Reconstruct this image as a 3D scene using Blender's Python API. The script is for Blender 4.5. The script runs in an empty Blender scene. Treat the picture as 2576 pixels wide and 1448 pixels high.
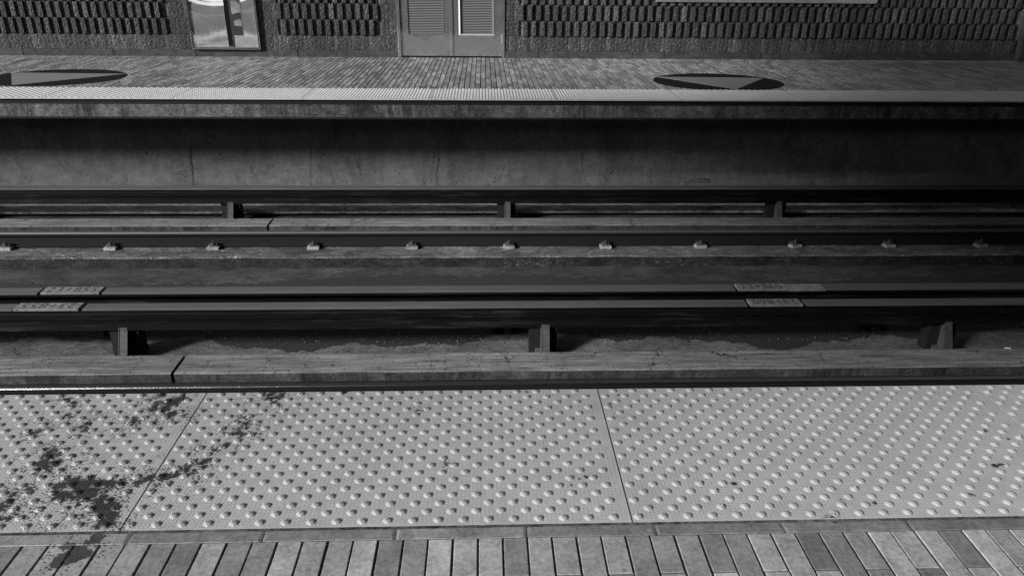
import bpy, bmesh, math, random
import numpy as np
from mathutils import Matrix, Vector
R = math.radians
rnd = random.Random(7)
sc = bpy.context.scene
col = sc.collection

# ------------------------------------------------------------------ camera
CAMH = 1.2444
p, yw, ro = 0.4162, 0.0393, 0.0106
fw = Vector((math.sin(yw)*math.cos(p), math.cos(yw)*math.cos(p), -math.sin(p)))
ri = Vector((math.cos(yw), -math.sin(yw), 0)); up = ri.cross(fw)
ri2 = math.cos(ro)*ri + math.sin(ro)*up; up2 = -math.sin(ro)*ri + math.cos(ro)*up
cd = bpy.data.cameras.new('camera'); cam = bpy.data.objects.new('camera', cd); col.objects.link(cam)
cd.sensor_width = 36; cd.lens = 1875.5/2575*36; cd.clip_start = .05; cd.clip_end = 400
m = Matrix((ri2, up2, -fw)).transposed().to_4x4(); m.translation = Vector((0, 0, CAMH))
cam.matrix_world = m; sc.camera = cam

# ------------------------------------------------------------------ world, sun, exposure
SUN_EL, SUN_AZ = 25, 32          # from the left (-x); azimuth swings the light towards +y
w = bpy.data.worlds.new('World'); sc.world = w; w.use_nodes = True
nt = w.node_tree; bg = nt.nodes['Background']
sky = nt.nodes.new('ShaderNodeTexSky'); sky.sky_type = 'NISHITA'; sky.sun_disc = False
sky.sun_elevation = R(SUN_EL); sky.sun_rotation = R(-90-SUN_AZ)
bw = nt.nodes.new('ShaderNodeRGBToBW')           # a black-and-white photograph: a grey sky
nt.links.new(sky.outputs[0], bw.inputs[0]); nt.links.new(bw.outputs[0], bg.inputs[0])
bg.inputs[1].default_value = 0.085
ld = bpy.data.lights.new('sun', 'SUN'); ld.energy = 4.6; ld.angle = R(11)
lo = bpy.data.objects.new('sun', ld); col.objects.link(lo)
sd = Vector((math.cos(R(SUN_EL))*math.cos(R(SUN_AZ)), math.cos(R(SUN_EL))*math.sin(R(SUN_AZ)), -math.sin(R(SUN_EL))))
lo.rotation_euler = sd.to_track_quat('-Z', 'Y').to_euler()
sc.view_settings.view_transform = 'Standard'; sc.view_settings.look = 'None'
sc.view_settings.exposure = 0.7; sc.view_settings.gamma = 1

# ------------------------------------------------------------------ helpers
class MB:
    def __init__(s): s.v = []; s.f = []; s.c = []
    def add(s, vs, fs, c=0.5):
        o = len(s.v); s.v += [tuple(v) for v in vs]; s.f += [tuple(i+o for i in f) for f in fs]; s.c += [c]*len(vs)
    def box(s, x0, x1, y0, y1, z0, z1, c=0.5):
        s.add([(x0,y0,z0),(x1,y0,z0),(x1,y1,z0),(x0,y1,z0),(x0,y0,z1),(x1,y0,z1),(x1,y1,z1),(x0,y1,z1)],
              [(0,3,2,1),(4,5,6,7),(0,1,5,4),(1,2,6,5),(2,3,7,6),(3,0,4,7)], c)
    def bbox(s, x0, x1, y0, y1, z0, z1, b, c=0.5):   # box with a chamfered top rim
        s.add([(x0,y0,z0),(x1,y0,z0),(x1,y1,z0),(x0,y1,z0),
               (x0,y0,z1-b),(x1,y0,z1-b),(x1,y1,z1-b),(x0,y1,z1-b),
               (x0+b,y0+b,z1),(x1-b,y0+b,z1),(x1-b,y1-b,z1),(x0+b,y1-b,z1)],
              [(0,3,2,1),(0,1,5,4),(1,2,6,5),(2,3,7,6),(3,0,4,7),(4,5,9,8),(5,6,10,9),(6,7,11,10),(7,4,8,11),(8,9,10,11)], c)
    def prof(s, x0, x1, pts, c=0.5, n=1):             # a (y,z) outline run along x
        k = len(pts); vs = []; fs = []
        for i in range(n+1):
            x = x0+(x1-x0)*i/n; vs += [(x, a, b) for a, b in pts]
        for i in range(n):
            for j in range(k): fs.append((i*k+j, i*k+(j+1) % k, (i+1)*k+(j+1) % k, (i+1)*k+j))
        fs.append(tuple(range(k))[::-1]); fs.append(tuple(n*k+j for j in range(k)))
        s.add(vs, fs, c)
    def cyl(s, cx, cy, z0, z1, r, n=16, axis='z', c=.5, r1=None):
        r1 = r if r1 is None else r1; vs = []
        for zz, rr in ((z0, r), (z1, r1)):
            for i in range(n):
                a = 2*math.pi*i/n; u, v = rr*math.cos(a), rr*math.sin(a)
                vs.append((cx+u, cy+v, zz) if axis == 'z' else (cx+u, zz, cy+v))
        s.add(vs, [(i, (i+1) % n, n+(i+1) % n, n+i) for i in range(n)]+[tuple(range(n))[::-1], tuple(range(n, 2*n))], c)
    def build(s, name, mat, parent=None, loc=(0,0,0), smooth=False, bevel=0):
        me = bpy.data.meshes.new(name); me.from_pydata(s.v, [], s.f); 
        at = me.attributes.new('tone', 'FLOAT', 'POINT'); at.data.foreach_set('value', np.array(s.c, dtype=np.float32))
        me.materials.append(mat)
        bm = bmesh.new(); bm.from_mesh(me); bmesh.ops.recalc_face_normals(bm, faces=bm.faces)
        if bevel: bmesh.ops.bevel(bm, geom=bm.edges[:], offset=bevel, segments=2, affect='EDGES', profile=.5)
        bm.to_mesh(me); bm.free()
        if smooth: me.polygons.foreach_set('use_smooth', [True]*len(me.polygons))
        o = bpy.data.objects.new(name, me); col.objects.link(o); o.location = loc
        if parent: o.parent = parent
        return o
def tag(o, label=None, cat=None, group=None, kind=None):
    if label: o['label'] = label
    if cat: o['category'] = cat
    if group: o['group'] = group
    if kind: o['kind'] = kind
    return o
def empty(name, loc, label, cat, group=None):
    o = bpy.data.objects.new(name, None); col.objects.link(o); o.location = loc; o.empty_display_size = .1
    return tag(o, label, cat, group)
def copy_tree(o, parent=None):
    c = o.copy(); col.objects.link(c); c.parent = parent
    for ch in list(o.children): copy_tree(ch, c)
    return c

# ------------------------------------------------------------------ materials
class NT:
    def __init__(s, name):
        s.m = bpy.data.materials.new(name); s.m.use_nodes = True; s.t = s.m.node_tree
        s.b = s.t.nodes['Principled BSDF']; s.L = s.t.links.new
        g = s.t.nodes.new('ShaderNodeNewGeometry'); s.pos = g.outputs['Position']
    def n(s, t, **k):
        x = s.t.nodes.new(t)
        for a, b in k.items(): setattr(x, a, b)
        return x
    def put(s, sock, v):
        if hasattr(v, 'node'): s.L(v, sock)
        else: sock.default_value = v
    def vmap(s, scale=(1,1,1), loc=(0,0,0), src=None):
        x = s.n('ShaderNodeMapping'); s.L(src or s.pos, x.inputs[0]); x.inputs['Scale'].default_value = scale; x.inputs['Location'].default_value = loc
        return x.outputs[0]
    def noise(s, scale, detail=4, rough=.55, st=(1,1,1), loc=(0,0,0), dist=0):
        x = s.n('ShaderNodeTexNoise'); s.L(s.vmap(st, loc), x.inputs['Vector'])
        x.inputs['Scale'].default_value = scale; x.inputs['Detail'].default_value = detail
        x.inputs['Roughness'].default_value = rough; x.inputs['Distortion'].default_value = dist
        return x.outputs['Fac']
    def voro(s, scale, feat='F1', st=(1,1,1), loc=(0,0,0), out='Distance', rand=1):
        x = s.n('ShaderNodeTexVoronoi', feature=feat); s.L(s.vmap(st, loc), x.inputs['Vector']); x.inputs['Scale'].default_value = scale
        x.inputs['Randomness'].default_value = rand
        return x.outputs[out]
    def math(s, op, a, b=0.0, c=None, clamp=False):
        x = s.n('ShaderNodeMath', operation=op, use_clamp=clamp); s.put(x.inputs[0], a); s.put(x.inputs[1], b)
        if c is not None: s.put(x.inputs[2], c)
        return x.outputs[0]
    def rng(s, v, a, b, c=0.0, d=1.0, smooth=False):
        x = s.n('ShaderNodeMapRange'); x.clamp = True
        if smooth: x.interpolation_type = 'SMOOTHSTEP'
        s.put(x.inputs[0], v)
        for i, q in enumerate((a, b, c, d)): s.put(x.inputs[i+1], q)
        return x.outputs[0]
    def mul(s, a, b): return s.math('MULTIPLY', a, b)
    def add(s, a, b): return s.math('ADD', a, b)
    def mix(s, f, a, b):
        x = s.n('ShaderNodeMix', data_type='FLOAT'); s.put(x.inputs[0], f); s.put(x.inputs[2], a); s.put(x.inputs[3], b)
        return x.outputs[0]
    def attr(s, nm):
        x = s.n('ShaderNodeAttribute', attribute_name=nm); return x.outputs['Fac']
    def xyz(s):
        x = s.n('ShaderNodeSeparateXYZ'); s.L(s.pos, x.inputs[0]); return x.outputs
    def bump(s, h, dist=.003, st=1.0, prev=None):
        x = s.n('ShaderNodeBump'); s.put(x.inputs['Height'], h); x.inputs['Distance'].default_value = dist; x.inputs['Strength'].default_value = st
        if prev: s.L(prev, x.inputs['Normal'])
        return x.outputs[0]
    def done(s, base, rough=.8, normal=None, metal=0.0, spec=.5):
        s.put(s.b.inputs['Base Color'], base); 
        if hasattr(base, 'node'): pass
        else: s.b.inputs['Base Color'].default_value = (base, base, base, 1)
        s.put(s.b.inputs['Roughness'], rough); s.put(s.b.inputs['Metallic'], metal)
        s.b.inputs['Specular IOR Level'].default_value = spec
        if normal: s.L(normal, s.b.inputs['Normal'])
        return s.m

def concrete(name, base, var=.35, pits=.5, streak=0.0, stx=(1,1,1), rough=.85, bumpd=.004, cracks=0.0, dirt=0.0, seed=0, grit=.5, lines=0.0, fleck=0.0, spec=.3):
    t = NT(name); lo = (seed*3.1, seed*1.7, seed*.9)
    a = t.noise(1.6, 5, .6, st=stx, loc=lo); b = t.noise(9, 6, .65, st=stx, loc=lo); c = t.noise(70, 3, .6)
    e = t.noise(190, 2, .6)
    k = t.add(t.mul(t.math('SUBTRACT', a, .5), 2.4*var), t.add(t.mul(t.math('SUBTRACT', b, .5), 2.8*var), t.add(t.mul(t.math('SUBTRACT', c, .5), 2.4*grit), t.mul(t.math('SUBTRACT', e, .5), 1.6*grit))))
    k = t.add(k, 1.0)
    d_ = t.noise(26, 5, .8, st=stx, loc=lo); k = t.mul(k, t.rng(d_, .36, .60, 1-.5*grit, 1+.35*grit))
    if streak:
        s1 = t.noise(9, 6, .75, st=(1, 1, .16), loc=lo, dist=.6); s2 = t.noise(2.2, 3, .6, loc=lo)
        k = t.mul(k, t.mix(t.rng(s2, .38, .6), 1, t.rng(s1, .42, .60, 1-streak, 1+.4*streak)))
    if lines:
        l1 = t.noise(70, 4, .7, st=(.035, 1, 1), loc=lo); k = t.mul(k, t.rng(l1, .34, .52, 1-lines, 1.08))
        l2 = t.noise(24, 5, .7, st=(.09, 1, 1), loc=lo); k = t.mul(k, t.rng(l2, .36, .60, 1-.7*lines, 1.15))
    if fleck:
        f1 = t.noise(48, 5, .8, st=stx, loc=(lo[0]+5, lo[1], lo[2])); f2 = t.noise(2.6, 4, .6, st=stx, loc=(1, lo[0], 2))
        k = t.mul(k, t.add(1, t.mul(t.mul(t.rng(f1, .56, .66), t.rng(f2, .42, .6)), fleck)))
        f3 = t.noise(31, 6, .8, st=stx, loc=(lo[0]+9, lo[1]+3, lo[2])); k = t.mul(k, t.rng(f3, .34, .46, .35, 1))
    h = t.add(t.mul(b, .5), t.mul(c, .25))
    if pits:
        v = t.voro(26, st=(1,1,1.3), loc=lo); sel = t.noise(5, 2, loc=(4,4,4)); 
        pm = t.rng(v, t.rng(sel, .42, .62, .0, .20), t.rng(sel, .42, .62, .03, .28), 1, 0)
        k = t.mul(k, t.math('SUBTRACT', 1, t.mul(pm, pits))); h = t.math('SUBTRACT', h, t.mul(pm, .6))
    if cracks:
        cr = t.n('ShaderNodeTexVoronoi', feature='DISTANCE_TO_EDGE')
        wv = t.n('ShaderNodeTexNoise'); t.L(t.vmap(), wv.inputs['Vector']); wv.inputs['Scale'].default_value = 22
        ad = t.n('ShaderNodeVectorMath', operation='MULTIPLY_ADD'); t.L(wv.outputs['Color'], ad.inputs[0]); ad.inputs[1].default_value = (.22,.06,.06); t.L(t.vmap((2.3,.30,.3), lo), ad.inputs[2])
        t.L(ad.outputs[0], cr.inputs['Vector']); cr.inputs['Scale'].default_value = 2.2
        on = t.rng(t.noise(4, 2, loc=(9,2,1)), .45, .55)
        cm = t.mul(on, t.rng(cr.outputs['Distance'], .003, .012, 1, 0)); k = t.mul(k, t.math('SUBTRACT', 1, t.mul(cm, cracks)))
    if dirt:
        dm = t.noise(3.5, 8, .7, st=stx, loc=(2, 7, 1)); k = t.mul(k, t.rng(dm, .42, .62, 1, 1-dirt))
    return t.done(t.mul(t.math('MAXIMUM', k, .08), base), rough, t.bump(h, bumpd), spec=spec)

def make_floor_tile():
    t = NT('glazed_paver'); tone = t.attr('tone'); sd_ = t.attr('stain')
    a = t.noise(14, 6, .65); b = t.noise(90, 3, .6); c = t.noise(3, 3, .5)
    k = t.add(1, t.add(t.mul(t.math('SUBTRACT', a, .5), 1.5), t.add(t.mul(t.math('SUBTRACT', b, .5), 1.3), t.mul(t.math('SUBTRACT', c, .5), .5))))
    sp = t.voro(34, loc=(3,1,0)); sel = t.noise(11, 2, loc=(1,8,0)); k = t.mul(k, t.rng(sp, t.rng(sel, .52, .7, 0, .16), t.rng(sel, .52, .7, .04, .22), .55, 1))
    base = t.mul(tone, k)
    n1 = t.noise(42, 6, .75, loc=(5,5,0))
    s = t.add(sd_, t.mul(t.math('SUBTRACT', n1, .5), .035)); sm = t.rng(s, -.001, .0015, 1, 0)
    dr = t.voro(95, st=(1,1,1), loc=(8,2,0)); sm2 = t.rng(t.math('SUBTRACT', dr, t.rng(sd_, .0, .075, .34, .02)), -.02, .03, 1, 0)
    sm = t.math('MAXIMUM', sm, sm2)
    return t.done(t.mul(base, t.mix(sm, 1, .20)), t.mix(sm, .45, .34), t.bump(t.add(a, t.mul(b, .4)), .0014), spec=.45)
def make_tactile(name, base, stained):
    t = NT(name); sd_ = t.attr('stain'); X = t.xyz()
    a = t.noise(4, 5, .6); b = t.noise(120, 2, .6); c = t.noise(16, 6, .6, loc=(3,3,0))
    k = t.add(1, t.add(t.mul(t.math('SUBTRACT', a, .5), .35), t.add(t.mul(t.math('SUBTRACT', b, .5), .45), t.mul(t.math('SUBTRACT', c, .5), .45))))
    # field of tiny nubs
    sx = t.math('SINE', t.mul(t.add(X[0], X[1]), 2*math.pi/.0203)); sy = t.math('SINE', t.mul(t.math('SUBTRACT', X[0], X[1]), 2*math.pi/.0203))
    nub = t.rng(t.mul(sx, sy), .45, .95)
    nb = t.bump(nub, .0008, .6)
    if stained:
        n1 = t.noise(60, 8, .85, loc=(5,5,0)); n2 = t.noise(170, 3, .6, st=(.5,1,1))
        s = t.add(sd_, t.add(t.mul(t.math('SUBTRACT', n1, .5), .075), t.mul(t.math('SUBTRACT', n2, .5), .04)))
        sm = t.rng(s, -.001, .0012, 1, 0)
        dr = t.voro(150, st=(.8,1.1,1), loc=(8,2,0)); dn = t.noise(18, 4, .7, loc=(2,2,2))
        th = t.mul(t.rng(sd_, .0, .15, .46, .0), t.rng(dn, .36, .58, .1, 1.25))
        sm2 = t.rng(t.math('SUBTRACT', dr, th), -.02, .03, 1, 0)
        dr3 = t.voro(260, st=(.6,1.2,1), loc=(3,9,0)); sm3 = t.rng(t.math('SUBTRACT', dr3, t.mul(t.rng(sd_, .0, .30, .26, .03), t.rng(dn, .38, .56, .2, 1.2))), -.02, .04, 1, 0)
        sm = t.math('MAXIMUM', t.math('MAXIMUM', sm, t.mul(sm2, .9)), t.mul(sm3, .8))
        base_ = t.mul(t.mul(k, base), t.mix(sm, 1, t.rng(n1, .4, .6, .03, .10))); rg = t.mix(sm, .34, .6)
    else:
        sp = t.voro(22, loc=(1,5,0)); sel = t.noise(7, 3, loc=(1,8,0))
        k = t.mul(k, t.rng(sp, t.rng(sel, .56, .72, 0, .13), t.rng(sel, .56, .72, .03, .17), .35, 1))
        base_ = t.mul(k, base); rg = .34
    return t.done(base_, rg, t.bump(b, .0008, .5, nb), spec=.5)
def simple(name, base, rough=.6, metal=0.0, var=.3, sc_=12, st=(1,1,1), bumpd=.001, spec=.5):
    t = NT(name); a = t.noise(sc_, 6, .65, st=st); b = t.noise(sc_*7, 3, .6)
    k = t.add(1, t.add(t.mul(t.math('SUBTRACT', a, .5), 2*var), t.mul(t.math('SUBTRACT', b, .5), var)))
    return t.done(t.mul(t.math('MAXIMUM', k, .1), base), rough, t.bump(t.add(a, b), bumpd), metal, spec)
def grime_steel(name, dark, light, amount):
    t = NT(name); a = t.noise(5, 6, .65, st=(.5, 1, 7)); b = t.noise(1.3, 3, .5, st=(1, 1, 1), loc=(3,1,1)); c = t.noise(40, 4, .6, st=(.5,1,1))
    f = t.mul(t.rng(a, .50, .68), t.rng(b, .42, .60)); f = t.mul(f, t.rng(c, .3, .7, .4, 1))
    return t.done(t.mix(t.mul(f, amount), dark, light), .7, t.bump(c, .001), 0, .08)
def split_face():
    t = NT('split_face_block'); a = t.noise(38, 5, .75, st=(1,1,1)); b = t.noise(120, 4, .75); c = t.noise(1.2, 3, .5); v = t.voro(60)
    k = t.add(.95, t.add(t.mul(t.math('SUBTRACT', a, .5), 3.4), t.add(t.mul(t.math('SUBTRACT', b, .5), 4.5), t.mul(t.math('SUBTRACT', c, .5), .8))))
    fl = t.noise(85, 4, .8, loc=(4,4,4)); k = t.mul(k, t.add(1, t.mul(t.rng(fl, .54, .62), 3.2)))  # bright flecks boosted as painted highlights on the rough faces
    k = t.mul(t.math('MAXIMUM', k, .10), t.attr('tone'))
    return t.done(k, .85, t.bump(t.add(t.mul(a, .8), t.add(t.mul(b, .7), t.mul(v, .3))), .014, 1.0), spec=.35)
def steel(name, base, rough, bumpd, wav=2.5):
    t = NT(name); a = t.noise(wav, 3, .5); b = t.noise(260, 2, .5, st=(1,1,.05)); c = t.noise(9, 6, .7)
    k = t.add(1, t.mul(t.math('SUBTRACT', c, .5), .35))
    return t.done(t.mul(k, base), t.add(rough, t.mul(t.math('SUBTRACT', c, .5), .15)), t.bump(a, bumpd), 1.0)

M = {}
M['tile'] = make_floor_tile()
M['grout'] = concrete('grout', .055, .8, 0, grit=1.2)
M['trench'] = concrete('trench_concrete', .09, .6, .8, 0, (.6,1,1), seed=15, grit=.7, fleck=.5, bumpd=.006, dirt=.3)  # lighter copy of the floor concrete, offsetting the shade in the trench
M['tactile_stained'] = make_tactile('stained_tactile_plate', .33, True)
M['tactile'] = make_tactile('tactile_plate', .335, False)
M['edge'] = concrete('platform_edge_concrete', .075, .8, .6, .75, seed=2, bumpd=.006, grit=.9, fleck=.8)
M['black'] = simple('black_rubber', .012, .8, 0, .4, spec=.15)
M['wallc'] = concrete('platform_wall_concrete', .088, .5, .9, .25, seed=3, bumpd=.003, grit=.3)
M['footing'] = concrete('footing_concrete', .32, .8, .6, .0, (.5,1,1), seed=21, grit=1.0, bumpd=.006)
M['mudwall'] = simple('black_dirt', .008, .95, 0, .5, 30)
M['crack'] = simple('crack_stain', .03, .9, 0, .5, 40)
M['floor'] = concrete('track_bed_concrete', .09, .5, .4, 0, (.5,1,1), seed=4, dirt=.5, bumpd=.008)
M['floor2'] = concrete('gutter_concrete', .046, .7, .6, 0, (.5,1,1), seed=5, dirt=.5, bumpd=.008, grit=.8, fleck=1.0)
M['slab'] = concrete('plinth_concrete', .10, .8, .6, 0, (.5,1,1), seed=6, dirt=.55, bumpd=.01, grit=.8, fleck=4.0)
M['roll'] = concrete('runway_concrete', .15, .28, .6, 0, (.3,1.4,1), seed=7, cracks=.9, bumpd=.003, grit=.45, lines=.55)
M['rollface'] = concrete('runway_side_shaded', .038, .8, .5, .75, seed=8, bumpd=.004, grit=.8, fleck=.8)  # side faces toned darker than the top, shade put into the colour
M['bar'] = grime_steel('grimy_guide_steel', .003, .032, .9)
M['slabside'] = concrete('plinth_broken_shaded_side', .017, 1.0, .6, 0, (.6,1,1), seed=14, bumpd=.012, grit=1.2, fleck=6)  # dark copy of the plinth concrete: shade painted on the step face, pale patches
M['bartop'] = simple('guide_bar_top', .065, .7, 0, .5, 9, (.2,1.5,1))
M['rail'] = simple('rusty_rail', .010, .85, 0, .4, 20, spec=.15)
M['raildull'] = simple('dull_rail_head', .12, .55, .6, .3, 30, (.1,3,1))
M['railhead'] = simple('polished_rail_head', .17, .26, 1, .12, 30, (.1,3,1))
M['plate'] = concrete('marker_plate_cement', .145, .3, .3, 0, seed=9)
M['ink2'] = simple('worn_engraving', .02, .8, 0, .3)
M['slat'] = simple('grey_slat', .16, .5, 0, .15)
M['ink'] = simple('engraved_black', .015, .8, 0, .2)
M['bracket'] = concrete('bracket_grey', .05, .6, .3, 0, seed=10)
M['pad'] = concrete('fastener_pad', .26, .6, .5, 0, seed=33)
M['clip'] = simple('rusty_clip', .035, .7, 0, .5, 60)
M['split'] = split_face()
M['plinth'] = concrete('plinth_stone', .04, .7, .2, 0, (.6,1,1), seed=11, bumpd=.006, fleck=.8)
M['ledge'] = concrete('smooth_ledge', .16, .25, .3, 0, seed=12)
M['steel'] = steel('stainless_sheet', .9, .07, .004, 1.6); M['steel'].node_tree.nodes['Principled BSDF'].inputs['Metallic'].default_value = .88
M['doorsteel'] = steel('door_steel', .5, .12, .008); M['doorsteel'].node_tree.nodes['Principled BSDF'].inputs['Metallic'].default_value = .85
M['lighttrim'] = simple('light_aluminium', .45, .4, 0, .15)
M['trim'] = simple('dark_trim', .02, .4, 0, .3)
M['disc'] = simple('black_inlay', .006, .8, 0, .3, spec=.08)
M['disctri'] = simple('grey_inlay', .12, .6, 0, .15)
M['white'] = simple('white_scrap', .6, .7, 0, .2)
M['debris'] = simple('dry_debris', .010, .9, 0, .8, 60, bumpd=.004)
M['unseen_canopy'] = concrete('unseen_canopy_concrete', .12, .2, 0)

# ------------------------------------------------------------------ geometry constants
YE, YB = 2.022, 1.412          # near panel edge and back
FE, FT, WY = 7.30, 7.905, 10.528
X0 = -0.866; PW = 1.22

# ------------------------------------------------------------------ ground and platforms (setting)
g = MB(); g.prof(-40, 40, [(-6, -1.9), (-6, -1.5), (4.2, -1.5), (4.2, -1.34), (5.42, -1.34), (5.42, -1.5), (6.72, -1.5), (7.05, -1.5), (7.05, -1.34), (12, -1.34), (12, -1.9)], n=1)
tag(g.build('ground', M['floor2']), kind='structure')
g = MB(); g.box(-40, 40, 4.21, 5.41, -1.5, -1.3375); tag(g.build('trench_floor', M['trench']), kind='structure')
s_ = MB()
n = 160; xs = np.linspace(-10, 11, n+1); vs = []; fs = []
for i, x in enumerate(xs):
    e = rnd.uniform(-.004, .004); e2 = rnd.uniform(-.003, .003)
    vs += [(x, 6.712+e*2, -1.52), (x, 6.706+e, -1.40+e2), (x, 6.712+e, -1.388+e2*.3), (x, 6.85, -1.386), (x, 7.09, -1.386), (x, 7.09, -1.52)]
for i in range(n):
    for j in range(1, 5): fs.append((i*6+j, i*6+j+1, (i+1)*6+j+1, (i+1)*6+j))
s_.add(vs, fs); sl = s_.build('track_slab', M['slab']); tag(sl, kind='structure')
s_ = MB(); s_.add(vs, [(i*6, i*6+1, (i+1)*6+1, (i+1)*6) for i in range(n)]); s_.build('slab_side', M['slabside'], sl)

# far platform: wall under it, overhanging edge slab, dark nosing
fp = MB(); fp.box(-40, 40, 8.0, 11.5, -1.9, -.19)
pf = fp.build('platform', M['wallc']); tag(pf, kind='structure')
es = MB(); es.prof(-40, 40, [(FE+.012, -.062), (FE+.012, -.184), (FE+.022, -.19), (11.5, -.19), (11.5, -.03), (FE+.03, -.03), (FE+.03, -.062)], n=1)
es.build('edge_slab', M['edge'], pf)
no = MB(); no.box(-40, 40, FE+.022, FE+.05, -.061, -.014); no.build('nosing', M['black'], pf)
li = MB(); li.box(-40, 40, FE+.006, FE+.013, -.196, -.178); li.build('drip_edge', M['black'], pf)
gr = MB(); gr.box(-40, 40, FE+.03, 11.5, -.0295, -.006); gr.build('mortar_bed', M['grout'], pf)
# cracks running down the wall below the platform
def crack(px, zt, zb, wmax, mat=M['crack']):
    c = MB(); n = 14; L_ = []; r_ = []
    x = px
    for i in range(n+1):
        z = zt+(zb-zt)*i/n; x += rnd.uniform(-.012, .012); wd = wmax*(.3+rnd.random()*.8)*(1 if wmax < .01 else (.25+.9*math.sin(math.pi*min(1, i/n*1.1))**2))
        L_.append((x-wd/2, 7.9965, z)); r_.append((x+wd/2, 7.9965, z))
    vs = L_+r_; c.add(vs, [(i, i+1, n+2+i, n+1+i) for i in range(n)])
    c.build('crack', mat, pf)
crack(-3.12, -.55, -1.07, .028); crack(-1.85, -.6, -1.07, .006); crack(-.52, -.56, -1.07, .010); crack(-.53, -.6, -1.02, .004); crack(1.05, -.6, -1.0, .004); crack(3.86, -.6, -1.07, .010); crack(2.05, -.6, -1.0, .003)
lg = MB(); lg.prof(-40, 40, [(7.775, -1.262), (7.765, -1.268), (7.77, -1.30), (8.0, -1.30), (8.0, -1.258)], n=1)
lg.build('footing', M['footing'], pf)
# near platform
np_ = MB(); np_.box(-40, 40, -6, YE-.03, -1.9, -.03)
pn = np_.build('platform', M['edge']); tag(pn, kind='structure')
gr = MB(); gr.box(-40, 40, -6, YE-.006, -.0295, -.0035); gr.build('mortar_bed', M['grout'], pn)

# ---- stain field (world metres): (x, y, r)
def atz(u, v):
    f0 = 1875.5; x = (u*2575/4096-1287.5)/f0; y = (v*2575/4096-724)/f0
    d = fw+ri2*x-up2*y; s = -CAMH/d.z; return (d.x*s, d.y*s)
ST = [(430,800,.02),(520,780,.025),(600,790,.03),(650,850,.03),(540,860,.025),(430,870,.02),(700,790,.025),(800,785,.02),(870,780,.015),(1000,775,.015),(1060,750,.017),(1180,740,.017),(1260,725,.015),(1350,680,.014),(1400,690,.01),(1460,630,.015),(1490,615,.012),
(730,900,.022),(750,960,.03),(800,1010,.022),(760,1060,.025),(720,1090,.015),(700,1170,.018),(640,1200,.012),(480,1230,.015),(540,1290,.028),(450,1330,.024),(420,1360,.015),(610,1290,.018),
(330,590,.018),(300,640,.02),(350,650,.02),(410,630,.017),(400,580,.014),(270,690,.012),(340,690,.01),(240,720,.008),(370,550,.012),
(1240,200,.024),(1200,240,.022),(1290,180,.022),(1150,200,.015),(1240,280,.02),(1100,250,.015),(1330,290,.008),(1160,150,.014),
(1940,170,.016),(2010,160,.016),(1980,200,.01),(1950,140,.014),(1780,300,.009),(1775,350,.014),(1730,390,.012),(1720,420,.011),(1740,435,.011),(1640,500,.012),(1550,540,.010),(1730,305,.006),
(490,290,.01),(520,300,.008),(600,370,.014),(610,400,.012),(480,180,.012),(530,205,.012),(255,410,.014),(970,330,.012),(960,310,.01),
(100,860,.013),(190,830,.009),(40,1035,.012),(40,930,.014),(10,960,.015),(130,1000,.007),(590,1020,.008),(560,930,.009)]
BL = [(*atz(a/1.8036, 1500+b/1.8036), r) for a, b, r in ST]
BL += [(*atz(1300+a/1.8036, 1500+b/1.8036), r) for a, b, r in [(1885,735,.007),(1835,750,.005),(1780,795,.005),(145,125,.009),(875,640,.004),(1660,436,.004),(2120,147,.005),(2055,205,.005),(1455,120,.006),(665,255,.004)]]
BL += [(*atz(2600+a/1.7219, 1500+b/1.7219), r) for a, b, r in [(580,748,.008),(1550,880,.008),(2380,625,.010),(2420,620,.007),(2310,385,.008),(2470,440,.007),(1315,857,.005),(2225,825,.006),(1265,995,.011),(570,370,.004)]]
BL = np.array(BL)
def stain(P):
    out = np.full(len(P), .2)
    for bx, by, r in BL:
        r = r*.97
        dd = np.hypot(P[:,0]-bx, P[:,1]-by)-r
        out = np.minimum(out, dd*(4 if r < .0101 and bx > -.6 else 1))
    return out.astype(np.float32)
def set_stain(me, off=(0, 0)):
    P = np.empty(len(me.vertices)*3, dtype=np.float32); me.vertices.foreach_get('co', P); P = P.reshape(-1, 3)+np.array([off[0], off[1], 0])
    at = me.attributes.get('stain') or me.attributes.new('stain', 'FLOAT', 'POINT'); 
    # the few spots right of x=.4 have no splatter halo: sharpen their field
    v = stain(P); v = np.where((P[:,0] > .0) & (v > 0), np.maximum(v*6, v), v)
    at.data.foreach_set('value', v.astype(np.float32))

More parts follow.
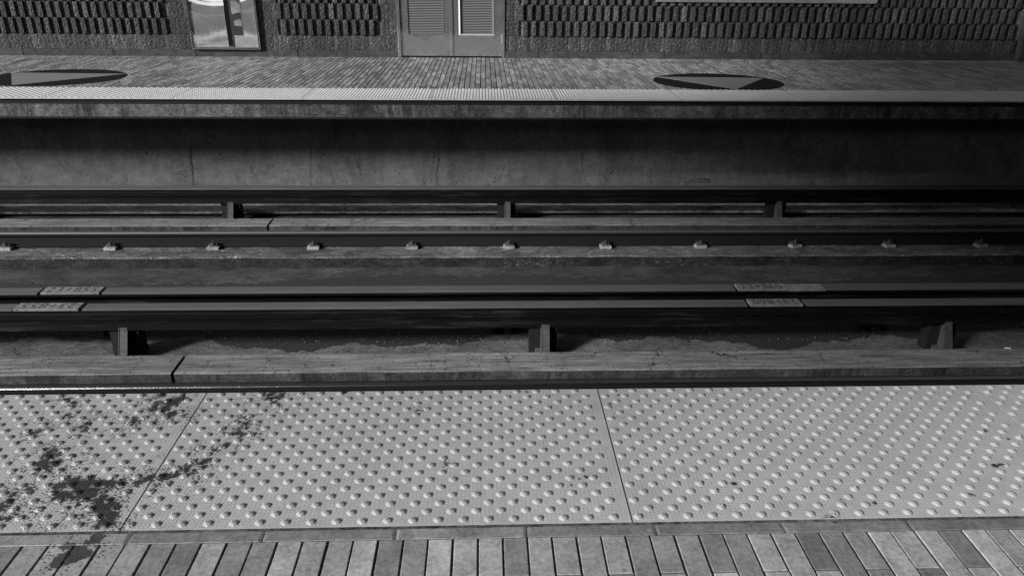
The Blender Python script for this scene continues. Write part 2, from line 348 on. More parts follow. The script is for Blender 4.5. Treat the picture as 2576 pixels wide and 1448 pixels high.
# ---- paving: running-bond pavers, long side along y
def pavers(name, parent, x0, x1, y_top, y_bot, wd, gap, cgap, ln, bev, tones, first_half, xoff, grid=False, holes=None):
    o = MB(); k0 = math.floor((x0-xoff)/wd); k1 = math.ceil((x1-xoff)/wd)
    for k in range(k0, k1):
        xa = xoff+k*wd+gap/2; xb = xoff+(k+1)*wd-gap/2
        y = y_top; half = (k % 2 == first_half); rowt = rnd.gauss(0, .012)
        while y > y_bot:
            L = ln/2 if half else ln; half = False
            yb = max(y-L, y_bot); t = max(.05, rnd.choice(tones)+rnd.gauss(0, .012)+rowt)
            jx = rnd.uniform(-1, 1)*gap*.18; jz = rnd.uniform(-1, 1)*.0006
            if yb < y-.01:
                if grid:
                    nx, ny = 10, max(2, int((y-yb)/.006)); vs = []; fs = []
                    X_ = [xa+jx, xa+jx+bev]+[xa+jx+bev+(xb-xa-2*bev)*i/nx for i in range(1, nx)]+[xb+jx-bev, xb+jx]
                    Y_ = [yb+cgap/2, yb+cgap/2+bev]+[yb+cgap/2+bev+(y-yb-cgap-2*bev)*j/ny for j in range(1, ny)]+[y-cgap/2-bev, y-cgap/2]
                    for j, yy in enumerate(Y_):
                        for i, xx in enumerate(X_):
                            ed = i in (0, len(X_)-1) or j in (0, len(Y_)-1)
                            ch = -.0016*max(0, rnd.random()-.75)*4 if ed else 0
                            vs.append((xx+(rnd.uniform(-.0005, .0005) if ed else 0), yy+(rnd.uniform(-.0005, .0005) if ed else 0), (-.0012+ch if ed else 0)+jz))
                    nX = len(X_)
                    for j in range(len(Y_)-1):
                        for i in range(nX-1): fs.append((j*nX+i, j*nX+i+1, (j+1)*nX+i+1, (j+1)*nX+i))
                    o.add(vs, fs, t)
                    o.prof(xa+jx, xb+jx, [(yb+cgap/2, -.02), (yb+cgap/2, -.0012+jz-.00001), (y-cgap/2, -.0012+jz-.00001), (y-cgap/2, -.02)], t)
                else:
                    o.bbox(xa+jx, xb+jx, yb+cgap/2, y-cgap/2, -.02, jz, bev, t)
            y = yb
    return o.build(name, M['tile'], parent)
near_t = [.17, .20, .23, .26, .29, .32, .25, .28, .14]
pv = pavers('paving', pn, -2.2, 2.6, 1.3665, .1, .058, .0050, .0042, .24, .0012, near_t, 1, .096-.058*10, grid=True)
set_stain(pv.data)
# border course of long pavers beside the tactile plates
o = MB()
for k in range(-8, 10):
    xa = .095+.3095*k+.002; xb = .095+.3095*(k+1)-.002; t = rnd.choice([.13, .145, .16, .17])+(.07 if k < -3 else .02 if k < 0 else -.02)
    if k == -3: t = .15
    n_ = 50; Yl = [1.3685, 1.3700, 1.3745, 1.379, 1.3835, 1.388, 1.3925, 1.397, 1.4025, 1.404]; vs = []; fs = []
    for i in range(n_+1):
        for j, yy in enumerate(Yl):
            ed = i in (0, n_) or j in (0, len(Yl)-1); vs.append((xa+(xb-xa)*i/n_, yy+rnd.uniform(-.0003, .0003), -.0035 if ed else -.002))
    nY = len(Yl)
    for i in range(n_):
        for j in range(nY-1): fs.append((i*nY+j, (i+1)*nY+j, (i+1)*nY+j+1, i*nY+j+1))
    o.add(vs, fs, t)
bo = o.build('border_paving', M['tile'], pn); set_stain(bo.data)
far_t = [.23, .27, .30, .33, .36, .40, .46, .50]  # tones raised so the shaded far platform looks lit
fpv = pavers('paving', pf, -10, 11, WY+.02, FT+.006, .0575, .0095, .0018, .235, .001, far_t, 0, 0.02)

# ------------------------------------------------------------------ tactile plates
def dome(cx, cy, z, r, h, seg, rings):
    vs = [(cx, cy, z+h)]; fs = []
    for k, (rr, hh) in enumerate(rings):
        for i in range(seg):
            a = 2*math.pi*i/seg; vs.append((cx+r*rr*math.cos(a), cy+r*rr*math.sin(a), z+h*hh))
    for i in range(seg): fs.append((0, 1+i, 1+(i+1) % seg))
    for k in range(len(rings)-1):
        for i in range(seg):
            a = 1+k*seg; fs.append((a+i, a+seg+i, a+seg+(i+1) % seg, a+(i+1) % seg))
    return vs, fs
def tactile_mesh(name, grid, seg, rings, mat, rough_tops=False, detail=True):
    W = PW-.004; D = .606; vs = []; fs = []
    nx = int(W/grid); ny = int(D/grid)
    gx = np.linspace(0, W, nx+1); gy = np.linspace(0, D, ny+1)
    for y in gy:
        for x in gx: vs.append((x, y, 0.0))
    for j in range(ny):
        for i in range(nx): fs.append((j*(nx+1)+i, j*(nx+1)+i+1, (j+1)*(nx+1)+i+1, (j+1)*(nx+1)+i))
    sm = [False]*len(fs)
    o = len(vs); vs += [(0,0,-.012),(W,0,-.012),(W,D,-.012),(0,D,-.012),(0,0,0),(W,0,0),(W,D,0),(0,D,0)]
    for q in ((0,1,5,4),(1,2,6,5),(2,3,7,6),(3,0,4,7)): fs.append(tuple(i+o for i in q)); sm.append(False)
    for r_ in range(20):
        for c in range(20):
            cx = .0165+.061*c+(.0305 if r_ % 2 else 0)-.001; cy = .016+.0304*r_
            if cx > W-.012: continue
            v2, f2 = dome(cx, cy, 0, .0120 if detail else .0130, .0042 if detail else .0062, seg, rings); b0 = len(vs)
            vs += v2; fs += [tuple(i+b0 for i in f) for f in f2]; sm += [True]*len(f2)
            if detail:
                kind = 1 if rnd.random() < .05 else 0
                if kind == 0:
                    for q in range(4):      # little raised anti-slip ribs on the dome top
                        xx = cx-.0036+q*.0024; b0 = len(vs); zt = .0048; hw = .00045; hl = .0036-(.0009 if q in (0,3) else 0)
                        vs += [(xx-hw,cy-hl,.0036),(xx+hw,cy-hl,.0036),(xx+hw,cy+hl,.0036),(xx-hw,cy+hl,.0036),(xx-hw,cy-hl,zt),(xx+hw,cy-hl,zt),(xx+hw,cy+hl,zt),(xx-hw,cy+hl,zt)]
                        f2 = [(4,5,6,7),(0,1,5,4),(1,2,6,5),(2,3,7,6),(3,0,4,7)]; fs += [tuple(i+b0 for i in f) for f in f2]; sm += [False]*5
                else:                       # screw head
                    b0 = len(vs); n_ = 12
                    for zz, rr in ((.004,.0045),(.0058,.0045),(.0058,.0028),(.0042,.0024)):
                        vs += [(cx+rr*math.cos(2*math.pi*i/n_), cy+rr*math.sin(2*math.pi*i/n_), zz) for i in range(n_)]
                    for k in range(3):
                        for i in range(n_): fs.append((b0+k*n_+i, b0+k*n_+(i+1) % n_, b0+(k+1)*n_+(i+1) % n_, b0+(k+1)*n_+i)); sm.append(False)
                    fs.append(tuple(b0+3*n_+i for i in range(n_))); sm.append(False)
    me = bpy.data.meshes.new(name); me.from_pydata(vs, [], fs); me.polygons.foreach_set('use_smooth', sm); me.materials.append(mat)
    return me
RING = [(.3,.99),(.45,.95),(.55,.88),(.68,.70),(.8,.48),(.9,.26),(1.0,.05),(1.05,0)]
RINGF = [(.5,.95),(.75,.68),(1.02,0)]
near_lab = {-1: 'pale studded plate at the left end, with the largest dark stains',
            0: 'pale studded plate between two joints, dark drips across its left half',
            1: 'clean pale studded plate on the right half of the near edge',
            2: 'pale studded plate cut off by the right edge of the view'}
for k in (-1, 0, 1, 2):
    x = X0+PW*k+.002
    me = tactile_mesh('tactile_plate', .005 if k < 2 else .02, 22, RING, M['tactile_stained'] if k < 3 else M['tactile'])
    ob = bpy.data.objects.new('tactile_plate', me); col.objects.link(ob); ob.location = (x, YB+.002, 0)
    set_stain(me, (x, YB))
    tag(ob, near_lab[k], 'tactile plate', 'tactile plates along the near platform edge')
M['tactile_far'] = make_tactile('far_tactile_plate', .40, False)  # same plates as the near edge; base tone offset for the light there
fm = tactile_mesh('tactile_plate', .3, 9, RINGF, M['tactile_far'], detail=False)
set_stain(fm, (50, 50))
for i, (k) in enumerate(range(-3, 12)):
    x = -4.1625+PW*k-PW
    where = {0: 'fourth', }
    ob = bpy.data.objects.new('tactile_plate', fm); col.objects.link(ob); ob.location = (x+.002, FE+.001, .0)
    ob.data = fm
    cx = x+PW/2
    if cx < -3.6: L = 'beside the left black disc'
    FL = i
    tag(ob, 'far', 'tactile plate', 'tactile plates along the far platform edge'); ob['_i'] = i
far_objs = sorted([o for o in col.objects if o.get('label') == 'far'], key=lambda o: o.location.x)
names = {0:None}
vis = [o for o in far_objs if o.location.x+PW > -5.75 and o.location.x < 5.95]
for o in far_objs:
    if o not in vis: bpy.data.objects.remove(o)
# plates beyond the frame still exist in the place: one more each side
ords = ['first', 'second', 'third', 'fourth', 'fifth', 'sixth', 'seventh', 'eighth', 'ninth', 'tenth', 'eleventh', 'twelfth']
for i, o in enumerate(vis):
    cx = o.location.x+PW/2
    what = 'by the left disc' if cx < -3.9 else ('facing the steel panel' if cx < -2.6 else ('facing the doors' if -1.3 < cx < .3 else ('by the right disc' if 1.9 < cx < 3.4 else 'before plain paving')))
    o['label'] = 'studded plate on the far platform edge, %s from left, %s' % (ords[i], what)
    del o['_i']
    o.name = 'tactile_plate'

# ------------------------------------------------------------------ floor discs on the far platform
def floor_disc(cx, cy, rx, ry, tri, label):
    e = empty('floor_disc', (cx, cy, .002), label, 'floor sign', 'black arrow discs in the far paving')
    n_ = 96; d = MB(); top = [(rx*math.cos(2*math.pi*i/n_), max(ry*math.sin(2*math.pi*i/n_), FT+.004-cy), .003) for i in range(n_)]
    d.add(top+[(x, y, -.01) for x, y, z in top], [tuple(range(n_))]+[(i, (i+1) % n_, n_+(i+1) % n_, n_+i) for i in range(n_)])
    d.build('disc', M['disc'], e)
    t_ = MB(); tt = [(a-cx, b-cy, .0062) for a, b in tri]
    t_.add(tt+[(x, y, .0) for x, y, z in tt], [(0,1,2),(0,1,4,3),(1,2,5,4),(2,0,3,5)]); t_.build('arrowhead', M['disctri'], e)
floor_disc(2.61, 8.475, .715, .625, [(1.995, 8.787), (2.652, 7.915), (3.225, 8.74)], 'black floor disc with grey triangle, right of the doors')
floor_disc(-4.69, 8.57, .72, .62, [(-5.33, 8.87), (-4.818, 7.97), (-4.025, 8.814)], 'black floor disc with grey triangle, cut by the left edge of the view')

# ------------------------------------------------------------------ guide bars
def guide_bar(name, y0, y1, ztop, face, segs, posts, label, depth=.15):
    """L-section steel bar; face=-1: running face towards the camera, +1: away"""
    e = empty(name, (0, 0, 0), label, 'guide rail', 'guide bars beside the tracks')
    for a, b in segs:
        t_ = MB(); t_.prof(a, b, [(y0+.001, ztop), (y1-.001, ztop), (y1, ztop-.004), (y1, ztop-.012), (y0, ztop-.012), (y0, ztop-.004)]); t_.build('top_strip', M['bartop'], e)
    b_ = MB()
    if face < 0:
        P = [(y0+.002, ztop-.0125), (y1-.004, ztop-.0125), (y1-.004, ztop-.03), (y0+.03, ztop-.034), (y0+.03, ztop-.165), (y0+.006, ztop-.165), (y0+.014, ztop-.12), (y0+.014, ztop-.095), (y0+.006, ztop-.085), (y0+.006, ztop-.045), (y0+.012, ztop-.035), (y0+.002, ztop-.026)]
    else:
        P = [(y0+.004, ztop-.0125), (y1-.002, ztop-.0125), (y1-.002, ztop-.165), (y1-.03, ztop-.165), (y1-.03, ztop-.034), (y0+.03, ztop-.032), (y0+.004, ztop-.032)]
    b_.prof(-12, 13, P); b_.build('beam', M['bar'], e)
    for px in posts:
        h = ztop-.165; zb = -1.34
        st = MB(); yf = y0+.004 if face < 0 else y0+.02
        fl = -.105 if face < 0 else 0
        st.prof(px-.027, px+.027, [(yf, h+.02), (yf+.008, h+.02), (yf+.008, h), (yf+.008+fl, zb), (yf+fl, zb), (yf, h)], n=1)
        so = st.build('post', M['bracket'], e)
        gs = MB(); gs.prof(px-.0325, px-.0275, [(yf-.003, h+.01), (yf+.04, h+.01), (yf+.04, zb), (yf+fl-.003, zb), (yf-.003, h)]); gs.prof(px-.07, px-.033, [(yf+fl+.02, zb), (yf+.02, zb), (yf+.02, zb+.05)]); gs.build('gusset', M['bracket'], so)
        ins = MB(); ins.prof(px-.112, px+.083, [(yf+.03, h+.03), (yf+.11, h+.03), (yf+.13, zb), (yf+.02, zb)]); ins.build('insulator', M['black'], so)
    return e
guide_bar('guide_bar', 4.65, 4.744, -.953, -1, [(-12, -3.19), (-2.725, 1.83), (2.25, 13)], [-2.483, .422, 3.307, -5.4],
          'dark guide bar nearest the camera, carrying the upside-down number plates')
guide_bar('guide_bar', 4.951, 5.05, -.968, 1, [(-12, -3.19), (-2.735, 1.84), (2.52, 13)], [-2.70, .165, 2.98],
          'second guide bar from the camera, its number plates reading upright')
guide_bar('guide_bar', 7.53, 7.645, -.954, -1, [(-12, 13)], [-5.5, -2.638, .243, 3.143, 6.05],
          'far dark guide bar standing against the concrete wall under the far platform')
# number plates
def marker(x0, x1, y0, y1, z, txt, flip, label, sh=0.0, group='distance plates on the guide bars', name='distance_plate', ink='ink2'):
    e = empty(name, ((x0+x1)/2, (y0+y1)/2, z), label, 'number plate', group)
    hx, hy = (x1-x0)/2, (y1-y0)/2
    b = MB(); b.bbox(-hx, hx, -hy, hy, -.016, 0, .0015); b.build('plate', M['plate'], e)
    if txt:
        cu = bpy.data.curves.new('t', 'FONT'); cu.body = txt; cu.size = .092; cu.align_x = 'CENTER'; cu.align_y = 'CENTER'; cu.space_character = 1.12; cu.offset = 0.0; cu.resolution_u = 4
        to = bpy.data.objects.new('t', cu); col.objects.link(to); bpy.context.view_layer.update()
        me = bpy.data.meshes.new_from_object(to.evaluated_get(bpy.context.evaluated_depsgraph_get())); bpy.data.objects.remove(to)
        P = np.empty(len(me.vertices)*3); me.vertices.foreach_get('co', P); P = P.reshape(-1, 3)
        c = (P.max(0)+P.min(0))/2; s = P.max(0)-P.min(0); P -= c; P[:,0] *= (2*hx*.84)/s[0]; P[:,1] *= (2*hy*.84)/s[1]
        if flip: P[:, :2] *= -1
        P[:, 2] = .0006; me.vertices.foreach_set('co', P.ravel().astype(np.float32)); me.materials.clear(); me.materials.append(M[ink])
        o = bpy.data.objects.new('lettering', me); col.objects.link(o); o.parent = e
    return e
marker(-3.163, -2.755, 4.949, 5.052, -.962, '23+855', 0, 'upright number plate reading 23+855 on the second guide bar, at left', ink='ink')
marker(-3.180, -2.752, 4.648, 4.746, -.948, '23+855', 1, 'upside-down number plate reading 23+855 on the nearest guide bar, at left')
marker(1.862, 2.228, 4.949, 5.052, -.964, '23+860', 0, 'upright number plate reading 23+860 on the second guide bar, at right')
marker(1.852, 2.222, 4.648, 4.746, -.949, '23+860', 1, 'upside-down number plate reading 23+860 on the nearest guide bar, at right')
marker(2.232, 2.512, 4.949, 5.049, -.967, None, 0, 'blank cover plate right of the upright 23+860 plate', group='blank plates', name='cover_plate')

# ------------------------------------------------------------------ concrete runways and rails
def runway(x0, x1, y0, y1, label, group):
    e = empty('runway_beam', ((x0+x1)/2, (y0+y1)/2, -1.39), label, 'track beam', group)
    lx0, lx1 = x0-(x0+x1)/2, x1-(x0+x1)/2; a, b = y0-(y0+y1)/2, y1-(y0+y1)/2; h = .19
    def groove(y): return [(y-.004, h), (y-.003, h-.006), (y+.003, h-.006), (y+.004, h)]
    P = [(a, .183), (a, h-.004), (a+.004, h)]+groove(a+.014)+groove(a+.053)+groove(b-.030)+[(b-.004, h), (b, h-.004), (b, .183)]
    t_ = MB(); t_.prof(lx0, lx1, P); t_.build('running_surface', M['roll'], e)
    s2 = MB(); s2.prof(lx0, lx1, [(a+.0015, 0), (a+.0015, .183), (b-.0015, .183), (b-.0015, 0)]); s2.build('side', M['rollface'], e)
runway(-11, -2.012, 4.205, 4.450, 'near concrete runway beam, short left piece ending at the open joint', 'near runway beams')
runway(-1.990, 12, 4.205, 4.450, 'near concrete runway beam, long cracked piece right of the open joint', 'near runway beams')
runway(-11, -2.160, 7.078, 7.306, 'far concrete runway beam, smooth piece left of the open joint', 'far runway beams')
runway(-2.136, 4.30, 7.078, 7.306, 'far concrete runway beam, middle piece between its two joints', 'far runway beams')
runway(4.304, 13, 7.078, 7.306, 'far concrete runway beam, dark piece at the right end', 'far runway beams')
def rail(yc, label, hm='railhead'):
    e = empty('rail', (0, yc, -1.375), label, 'rail', 'steel rails beside the runways')
    w_ = MB(); w_.prof(-12, 13, [(-.062, 0), (-.062, .012), (-.012, .030), (-.009, .085), (-.030, .100), (-.032, .122), (.032, .122), (.030, .100), (.009, .085), (.012, .030), (.062, .012), (.062, 0)]); w_.build('rail_web', M['rail'], e)
    h_ = MB(); h_.prof(-12, 13, [(-.0325, .1225), (-.0325, .128), (-.027, .1345), (0, .136), (.027, .1345), (.0325, .128), (.0325, .1225)]); h_.build('rail_head', M[hm], e)
rail(4.135, 'nearest steel rail with a shiny head, just past the platform edge')
rail(7.022, 'far dark steel rail below the far runway beam', 'raildull')
# rail fasteners
def fastener(label):
    e = empty('rail_fastener', (0, 0, 0), label, 'rail clip', 'rail clips along the far rail')
    b = MB(); b.box(-.056, .056, -.026, .05, 0, .028); pad = b.build('base_pad', M['pad'], e, bevel=.002)
    c = MB(); c.prof(-.038, .038, [(-.012, .0265), (.055, .0265), (.065, .048), (.03, .055), (.0, .036)]); cl = c.build('clamp', M['clip'], e, bevel=.002)
    d = MB(); d.cyl(0, .018, .040, .050, .022, 18); d.cyl(0, .018, .050, .068, .0135, 6); d.cyl(0, .018, .068, .082, .007, 10); d.build('bolt', M['clip'], e)
    return e
fx = [-4.633, -3.636, -2.651, -1.682, -.717, .238, 1.2, 2.157, 3.121, 4.08, 5.029]
fl = ['leftmost rail clip on the far slab, cut by the left edge of the view', 'rail clip second from the left on the far slab, beyond the upright 23+855 plate', 'rail clip third from the left, just right of the left guide-bar post',
      'rail clip fourth from the left, just right of the open joint in the far runway', 'rail clip fifth from the left on the far slab', 'rail clip in the middle of the row, below the middle guide-bar post',
      'rail clip fifth from the right on the far slab', 'rail clip fourth from the right on the far slab', 'rail clip third from the right, beyond the upright 23+860 plate', 'rail clip second from the right on the dim end of the slab', 'rightmost rail clip on the far slab, with a pale patch beside it']
f0_ = fastener(fl[0])
for i, x in enumerate(fx):
    o = f0_ if i == 0 else copy_tree(f0_)
    o.location = (x, 6.915, -1.386); o.rotation_euler.z = rnd.uniform(-.08, .08)+(.2 if i > 7 else 0); o['label'] = fl[i]

# ------------------------------------------------------------------ far wall
Wb = empty('station_wall', (0, WY, 0), 'rough split-face block wall with staggered ribs behind the far platform', 'wall')
def W(o): return o
rp = 0.1150; rows = [(.284, .482, .055), (.482, .680, 0.0), (.680, .878, .055), (.878, 1.076, 0)]
doorx = (-1.149, .278); adx = (-3.86, -2.975)
back = MB()
for a, b in ((-9, adx[0]), (adx[1], doorx[0]), (doorx[1], 7.36)):
    back.box(a, b, .02, .3, .087, 1.4, .10)
back.box(adx[0], adx[1], .02, .3, .087, 1.4, .06); back.box(doorx[0], doorx[1], .12, .3, 0, 1.4, .05)
back.build('backing', M['split'], Wb)
rb = MB(); pl_ = MB()
def tone_at(x): return max(.03, .035+rnd.gauss(0, .013))
def block(mb, x0, x1, y0, z0, z1, t):
    # split-face block front: uneven grid
    nx = max(2, int((x1-x0)/.014)); nz = max(3, int((z1-z0)/.022)); vs = []; fs = []
    for j in range(nz+1):
        for i in range(nx+1):
            ed = i in (0, nx) or j in (0, nz)
            vs.append((x0+(x1-x0)*i/nx, y0+(rnd.uniform(-.001, .001) if ed else rnd.uniform(-.007, .003)), z0+(z1-z0)*j/nz))
    k = nx+1
    for j in range(nz):
        for i in range(nx): fs.append((j*k+i, j*k+i+1, (j+1)*k+i+1, (j+1)*k+i))
    o_ = len(vs); vs += [(x0, .03, z0), (x1, .03, z0), (x1, .03, z1), (x0, .03, z1)]
    bl, br, tr, tl = 0, nx, nz*k+nx, nz*k
    fs += [(o_, o_+1)+tuple(range(nx, -1, -1)), (o_+2, o_+3)+tuple(range(nz*k, nz*k+nx+1)), (o_+3, o_)+tuple(range(0, nz*k+1, k)), (o_+1, o_+2)+tuple(range(nz*k+nx, nx-1, -k))]
    mb.add(vs, fs, t)
def ribbed(xa, xb, zlim=None):
    # lowest course: flat split-face pieces with fine joints
    x = xa
    while x < xb-.01:
        x2 = min(x+rp/2, xb); block(pl_, x+.001, x2-.0012, -.004, .089, .281, tone_at(x)); x = x2
for a, b in ((-9, adx[0]), (adx[1], doorx[0]), (doorx[1], 7.34)): ribbed(a, b)
# plain margins beside openings
for a, b in ((-4.12, adx[0]), (adx[1], -2.72), (-1.36, doorx[0]), (doorx[1], .47)):
    for z0, z1, ph in rows:
        n_ = max(1, round((b-a)/.058)); 
        for i in range(n_): block(pl_, a+(b-a)*i/n_+.001, a+(b-a)*(i+1)/n_-.001, -.002, z0+.001, z1-.002, tone_at(a))
for a, b in ((-9, -4.12), (-2.72, -1.36), (.47, 7.3)):
    for z0, z1, ph in rows:
        x = a+ph
        while x+rp/2 < b:
            if z0 > .6 and x+rp/2 > 2.286 and x < 5.262:
                if z0 < .7: block(rb, x, x+rp/2, -.031, z0+.001, .729, tone_at(x)); block(pl_, x+rp/2, x+rp, -.004, z0+.001, .729, tone_at(x)*.8)
            else:
                block(rb, x, x+rp/2, -.026+rnd.uniform(-.006, .006), z0+rnd.uniform(0, .006), z1-rnd.uniform(.001, .008), tone_at(x))
                block(pl_, x+rp/2+.001, x+rp-.001, .006, z0+.001, z1-.002, tone_at(x)*.85)
            x += rp
rb.build('ribs', M['split'], Wb); pl_.build('block_courses', M['split'], Wb)
ld_ = MB(); ld_.prof(2.292, 5.256, [(-.046, .731), (-.046, 1.4), (.1, 1.4), (.1, .731)]); ld_.build('smooth_panel', M['ledge'], Wb)
# plinth course with joints
pj = [-9, -7.3, -6.1, -4.924, -3.843, -2.495, doorx[0]]; 
for a, b in list(zip(pj[:-1], pj[1:]))+[(doorx[1], .74), (.74, 2.02), (2.02, 2.46), (2.46, 3.8), (3.8, 5.0), (5.0, 7.36)]:
    q = MB(); q.prof(a+.006, b-.006, [(-.012, -.006), (-.012, .082), (-.008, .086), (.05, .086), (.05, -.006)]); q.build('plinth', M['plinth'], Wb)
q = MB(); q.box(-9, doorx[0], .0, .3, -.006, .0865); q.box(doorx[1], 7.36, .0, .3, -.006, .0865); q.build('plinth_backing', M['trim'], Wb)
# right-hand end: flat pier
pr = MB(); pr.box(7.364, 12, WY-.10, WY+.5, -.006, 1.6); pr2 = pr.build('pier', M['plinth']); tag(pr2, 'smooth dark pier ending the ribbed wall at the far right', 'pier')

# framed steel panel
pn_ = empty('wall_panel', (-3.417, WY-.02, .1), 'framed stainless steel panel with a dark slot, left of the doors', 'metal panel')
def P_(o): return o
f_ = MB(); x0, x1 = -.443, .443
f_.box(x0, x1, -.03, .02, 0, .018); f_.box(x0, x0+.018, -.03, .02, .018, 1.3); f_.box(x1-.018, x1, -.03, .02, .018, 1.3); f_.build('frame', M['trim'], pn_)
f2 = MB(); f2.box(x0-.003, x1+.003, -.034, -.0305, -.003, .0015); f2.box(x0-.003, x0+.0015, -.034, -.0305, .0015, 1.3); f2.box(x1-.0015, x1+.003, -.034, -.0305, .0015, 1.3); 
f2.box(x0+.0185, x1-.0185, -.022, -.016, .0185, .024); f2.box(x0+.0185, x0+.023, -.022, -.016, .024, 1.3); f2.box(x1-.023, x1-.0185, -.022, -.016, .024, 1.3); f2.build('frame_edge', M['steel'], pn_)
def sheet(mb, x0, x1, z0, z1, y, n=26, amp=.002):
    nx = n; nz = n; vs = []; fs = []
    for j in range(nz+1):
        for i in range(nx+1):
            x = x0+(x1-x0)*i/nx; z = z0+(z1-z0)*j/nz; q = min(max(z-.42-.5*(x+.08)**2, 0), .2)
            vs.append((x, y+.55*q*q+amp*math.sin(7*x+1)*math.sin(5*z+2), z))
    for j in range(nz):
        for i in range(nx): fs.append((j*(nx+1)+i, j*(nx+1)+i+1, (j+1)*(nx+1)+i+1, (j+1)*(nx+1)+i))
    mb.add(vs, fs)
s1 = MB(); sheet(s1, x0+.023, .028, .024, .75, -.010); s1.build('sheet', M['steel'], pn_, smooth=True)
s1 = MB(); sheet(s1, .116, x1-.023, .024, .165, -.010); sheet(s1, .243, x1-.023, .1652, .75, -.010); s1.build('sheet', M['steel'], pn_, smooth=True)
s1 = MB(); s1.box(.026, .245, .0, .018, .024, 1.3); s1.build('slot', M['trim'], pn_)
s1 = MB(); s1.box(.030, .078, -.004, -.0005, .05, 1.3); s1.build('slot_strip', M['bar'], pn_)
s1 = MB(); s1.box(.116, .245, -.013, -.0105, .163, .169); s1.box(.240, .245, -.013, -.0105, .1692, 1.3); s1.build('window_rim', M['steel'], pn_)
# torn paper behind the slot window
s1 = MB()
for z0, z1, a, b in ((.285, .39, .135, .236), (.43, .60, .118, .236)):
    vs = []; fs = []; nx, nz = 8, 8
    for j in range(nz+1):
        for i in range(nx+1):
            u = i/nx; v = j/nz; top = z1-(.04*(1-u) if z0 < .4 else 0); bot = z0+(.03*u if z0 > .4 else .01*(1-u))
            vs.append((a+(b-a)*u, -.003-.006*math.sin(math.pi*u*.8+v*2), bot+(top-bot)*v))
    for j in range(nz):
        for i in range(nx): fs.append((j*(nx+1)+i, j*(nx+1)+i+1, (j+1)*(nx+1)+i+1, (j+1)*(nx+1)+i))
    s1.add(vs, fs)
s1.build('torn_liner', M['ledge'], pn_, smooth=True)

# double louvred doors
dr = empty('double_door', ((doorx[0]+doorx[1])/2, WY, 0), 'grey steel double doors with louvred vents, in the far wall', 'door')
cx = (doorx[0]+doorx[1])/2; hw = (doorx[1]-doorx[0])/2
f_ = MB(); f_.box(-hw, -hw+.038, -.02, .06, 0, 1.4); f_.box(hw-.034, hw, -.02, .06, 0, 1.4); f_.build('door_frame', M['doorsteel'], dr, bevel=.002)
th = MB(); th.box(-hw+.038, hw-.034, .0, .06, -.005, .008); th.build('threshold', M['trim'], dr)
def leaf(a, b, la, lb, lz, proud, hinge_x):
    z0 = .022
    d = MB(); d.box(a, la, .0, .03, z0, 1.4); d.box(lb, b, .0, .03, z0, 1.4); d.box(la, lb, .0, .03, z0, lz); lf = d.build('door_leaf', M['doorsteel'], dr)
    lv = MB(); z = lz+.006
    while z < 1.2:
        lv.add([(la, .002, z), (lb, .002, z), (lb, .018, z+.011), (la, .018, z+.011), (la, .003, z-.0012), (lb, .003, z-.0012), (lb, .019, z+.0098), (la, .019, z+.0098)], [(0,1,2,3),(4,7,6,5),(0,4,5,1),(2,6,7,3)]); z += .0205
    lo_ = lv.build('louvre', M['slat'], lf)
    bk = MB(); bk.box(la, lb, .022, .028, lz, 1.3); bk.build('louvre_back', M['trim'], lf)
    tr = MB(); w_ = .022 if proud else .009; d_ = -.014 if proud else -.003
    if proud:
        tr.prof(la-w_, lb+w_, [(0, lz-w_), (d_, lz-.004), (d_, lz), (0, lz+.004)]); 
        for xx, s in ((la, -1), (lb, 1)):
            tr.add([(xx+s*w_, 0, lz-w_), (xx+s*.003, d_, lz-.004), (xx, 0, lz), (xx+s*w_, 0, 1.3), (xx+s*.003, d_, 1.3), (xx, 0, 1.3)], [(0,1,4,3),(1,2,5,4)])
    else:
        tr.box(la-w_, lb+w_, d_, -.0002, lz-w_, lz); tr.box(la-w_, la, d_, -.0002, lz, 1.3); tr.box(lb, lb+w_, d_, -.0002, lz, 1.3)
    tr.build('vent_frame', M['lighttrim'] if proud else M['doorsteel'], lf)
    hg = MB(); hg.cyl(hinge_x, -.006, .185, .305, .008, 10); hg.build('hinge', M['doorsteel'], lf)
leaf(-hw+.042, .006, -1.005-cx, -.537-cx, .292, False, -hw+.040)
leaf(.012, hw-.038, -.312-cx, .122-cx, .300, True, hw-.036)
a_ = MB(); a_.box(-.010, .022, -.012, -.0003, .022, 1.4); a_.build('centre_strip', M['doorsteel'], dr, bevel=.001)

# ------------------------------------------------------------------ debris in the pit
db = MB()
def in_debris(x, y):
    lim = 4.84+.10*math.sin(x*1.9+.6)+.05*math.sin(x*5.1)+.03*math.sin(x*11)
    return y > lim
for i in range(15000):
    x = rnd.uniform(-4.2, 4.6); y = rnd.triangular(4.74, 5.38, 5.2)
    if not in_debris(x, y+rnd.gauss(0, .01)): continue
    s = rnd.uniform(.002, .007)*(1.6 if rnd.random() < .05 else 1); z = -1.333+rnd.uniform(0, .006); a = rnd.uniform(0, 3.14); q = rnd.uniform(.2, .8)
    ca, sa = math.cos(a)*s, math.sin(a)*s
    tone = rnd.uniform(.008, .05) if rnd.random() < .86 else rnd.uniform(.06, .35)
    db.add([(x-ca, y-sa, z), (x+sa*q, y-ca*q, z+rnd.uniform(0, s*.5)), (x+ca, y+sa, z+rnd.uniform(0, s)), (x-sa*q, y+ca*q, z+s*.5), (x, y, z+s*.8)], [(0,1,4),(1,2,4),(2,3,4),(3,0,4)], tone)
t = NT('leaf_litter'); M['litter'] = t.done(t.mul(t.attr('tone'), 1.0), .7, None)
tag(db.build('leaf_litter', M['litter']), 'dark crumbled litter lying along the trench behind the nearest guide bar', 'litter', kind='stuff')
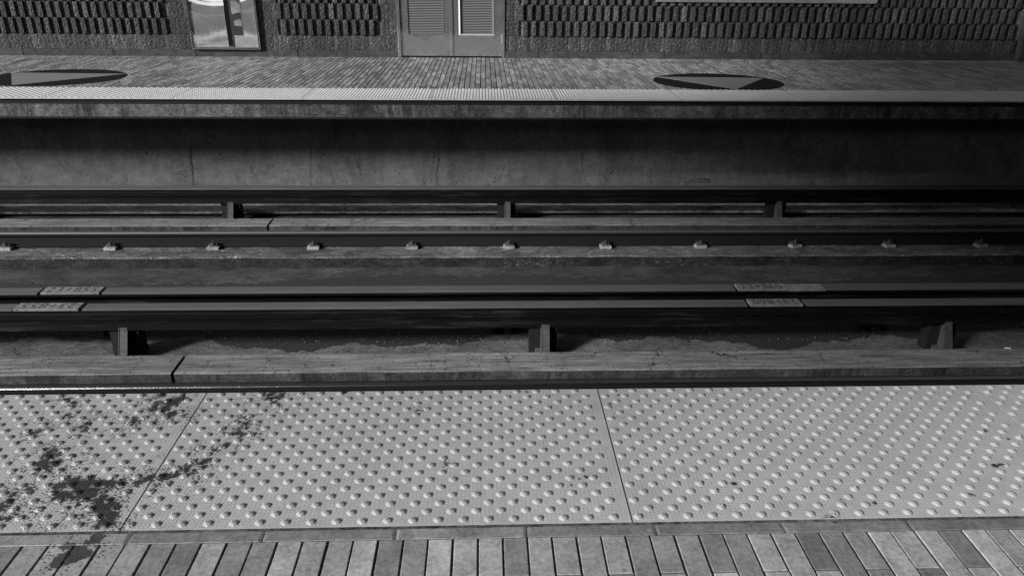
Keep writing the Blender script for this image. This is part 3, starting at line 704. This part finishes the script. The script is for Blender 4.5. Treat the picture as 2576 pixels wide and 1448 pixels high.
# dirt film under the litter: its ragged edge
dm = MB(); n_ = 700; vs = []; fs = []
for i in range(n_+1):
    x = -4.6+9.4*i/n_; y = 4.87+.10*math.sin(x*1.9+.6)+.05*math.sin(x*5.1)+.03*math.sin(x*11)+.012*math.sin(x*37)+rnd.uniform(-.014, .014)
    vs += [(x, y, -1.334), (x, 5.40, -1.334)]
for i in range(n_): fs.append((i*2, i*2+2, i*2+3, i*2+1))
dm.add(vs, fs); tag(dm.build('dirt', M['debris']), kind='structure')
# wet dirt in the far gutter
dm = MB(); vs = []; fs = []
for i in range(n_+1):
    x = -8+17*i/n_; y = 6.40+.10*math.sin(x*1.1+1.9)+.03*math.sin(x*3.7)+.012*math.sin(x*13)+.02*math.sin(x*29+2*math.sin(x*7))+rnd.uniform(-.025, .025)
    vs += [(x, 5.6, -1.4965), (x, y, -1.4965)]
for i in range(n_): fs.append((i*2, i*2+2, i*2+3, i*2+1))
M['mud'] = simple('damp_dirt', .018, .75, 0, .8, 45, bumpd=.006)
dm.add(vs, fs); tag(dm.build('dirt', M['mud']), kind='structure')

# small litter
cb = MB(); cb.cyl(0, 0, -.02, .02, .004, 10, axis='y'); o = cb.build('cigarette_butt', M['white']); o.location = (3.30, 4.466, -1.2+.004); o.rotation_euler.z = R(80)
o.location = (3.62, 4.440, -1.1955)
tag(o, 'small white cigarette butt at the back edge of the near runway beam', 'litter')
wp = MB(); wp.box(-.15, .15, -.02, .05, 0, .035); wp.box(-.15, -.14, -.021, -.0201, .0, .03); o = wp.build('wall_bracket', M['slab'], bevel=.002); o.location = (2.28, 7.73, -.945)
tag(o, 'low grey board lying on the far guide bar against the wall', 'board')
wp = MB(); wp.box(-.06, .06, -.001, .001, 0, .018); wp.box(-.13, -.085, -.001, .001, -.004, .016); o = wp.build('paper_label', M['white']); o.location = (-1.44, 7.79, -1.262)
tag(o, 'torn white label at the wall foot, below the far guide bar', 'label')
tw = MB(); tw.prof(-.012, .012, [(-.001, 0), (.001, 0), (0, .0018)]); o = tw.build('twig', M['ink']); o.location = (-.325, 1.83, .0012); o.rotation_euler.z = R(-20)
tag(o, 'thin black twig lying among the studs of the second tactile plate', 'twig')

# ------------------------------------------------------------------ canopy slabs added out of view to shade the right part and block low sky
cn = MB(); cn.box(-8.3, 40, .6, 2.6, 4.2, 4.5); cn.box(-4.2, 40, 2.601, 6.3, 4.2, 4.5); cn.box(-7.8, 40, -2.2, .59, 4.2, 4.5); cn.box(-40, 40, -9, -3.8, 3.1, 3.4); tag(cn.build('unseen_canopy', M['unseen_canopy']), kind='structure')
bw_ = MB(); bw_.box(-40, 40, WY+.31, WY+.6, -.1, 3.4); tag(bw_.build('unseen_rear_wall', M['unseen_canopy']), kind='structure')
bk_ = MB(); bk_.box(-40, 40, -6, -5.7, -.1, 3.1); tag(bk_.build('unseen_rear_wall', M['unseen_canopy']), kind='structure')  # unseen wall behind the camera, added to keep out low light
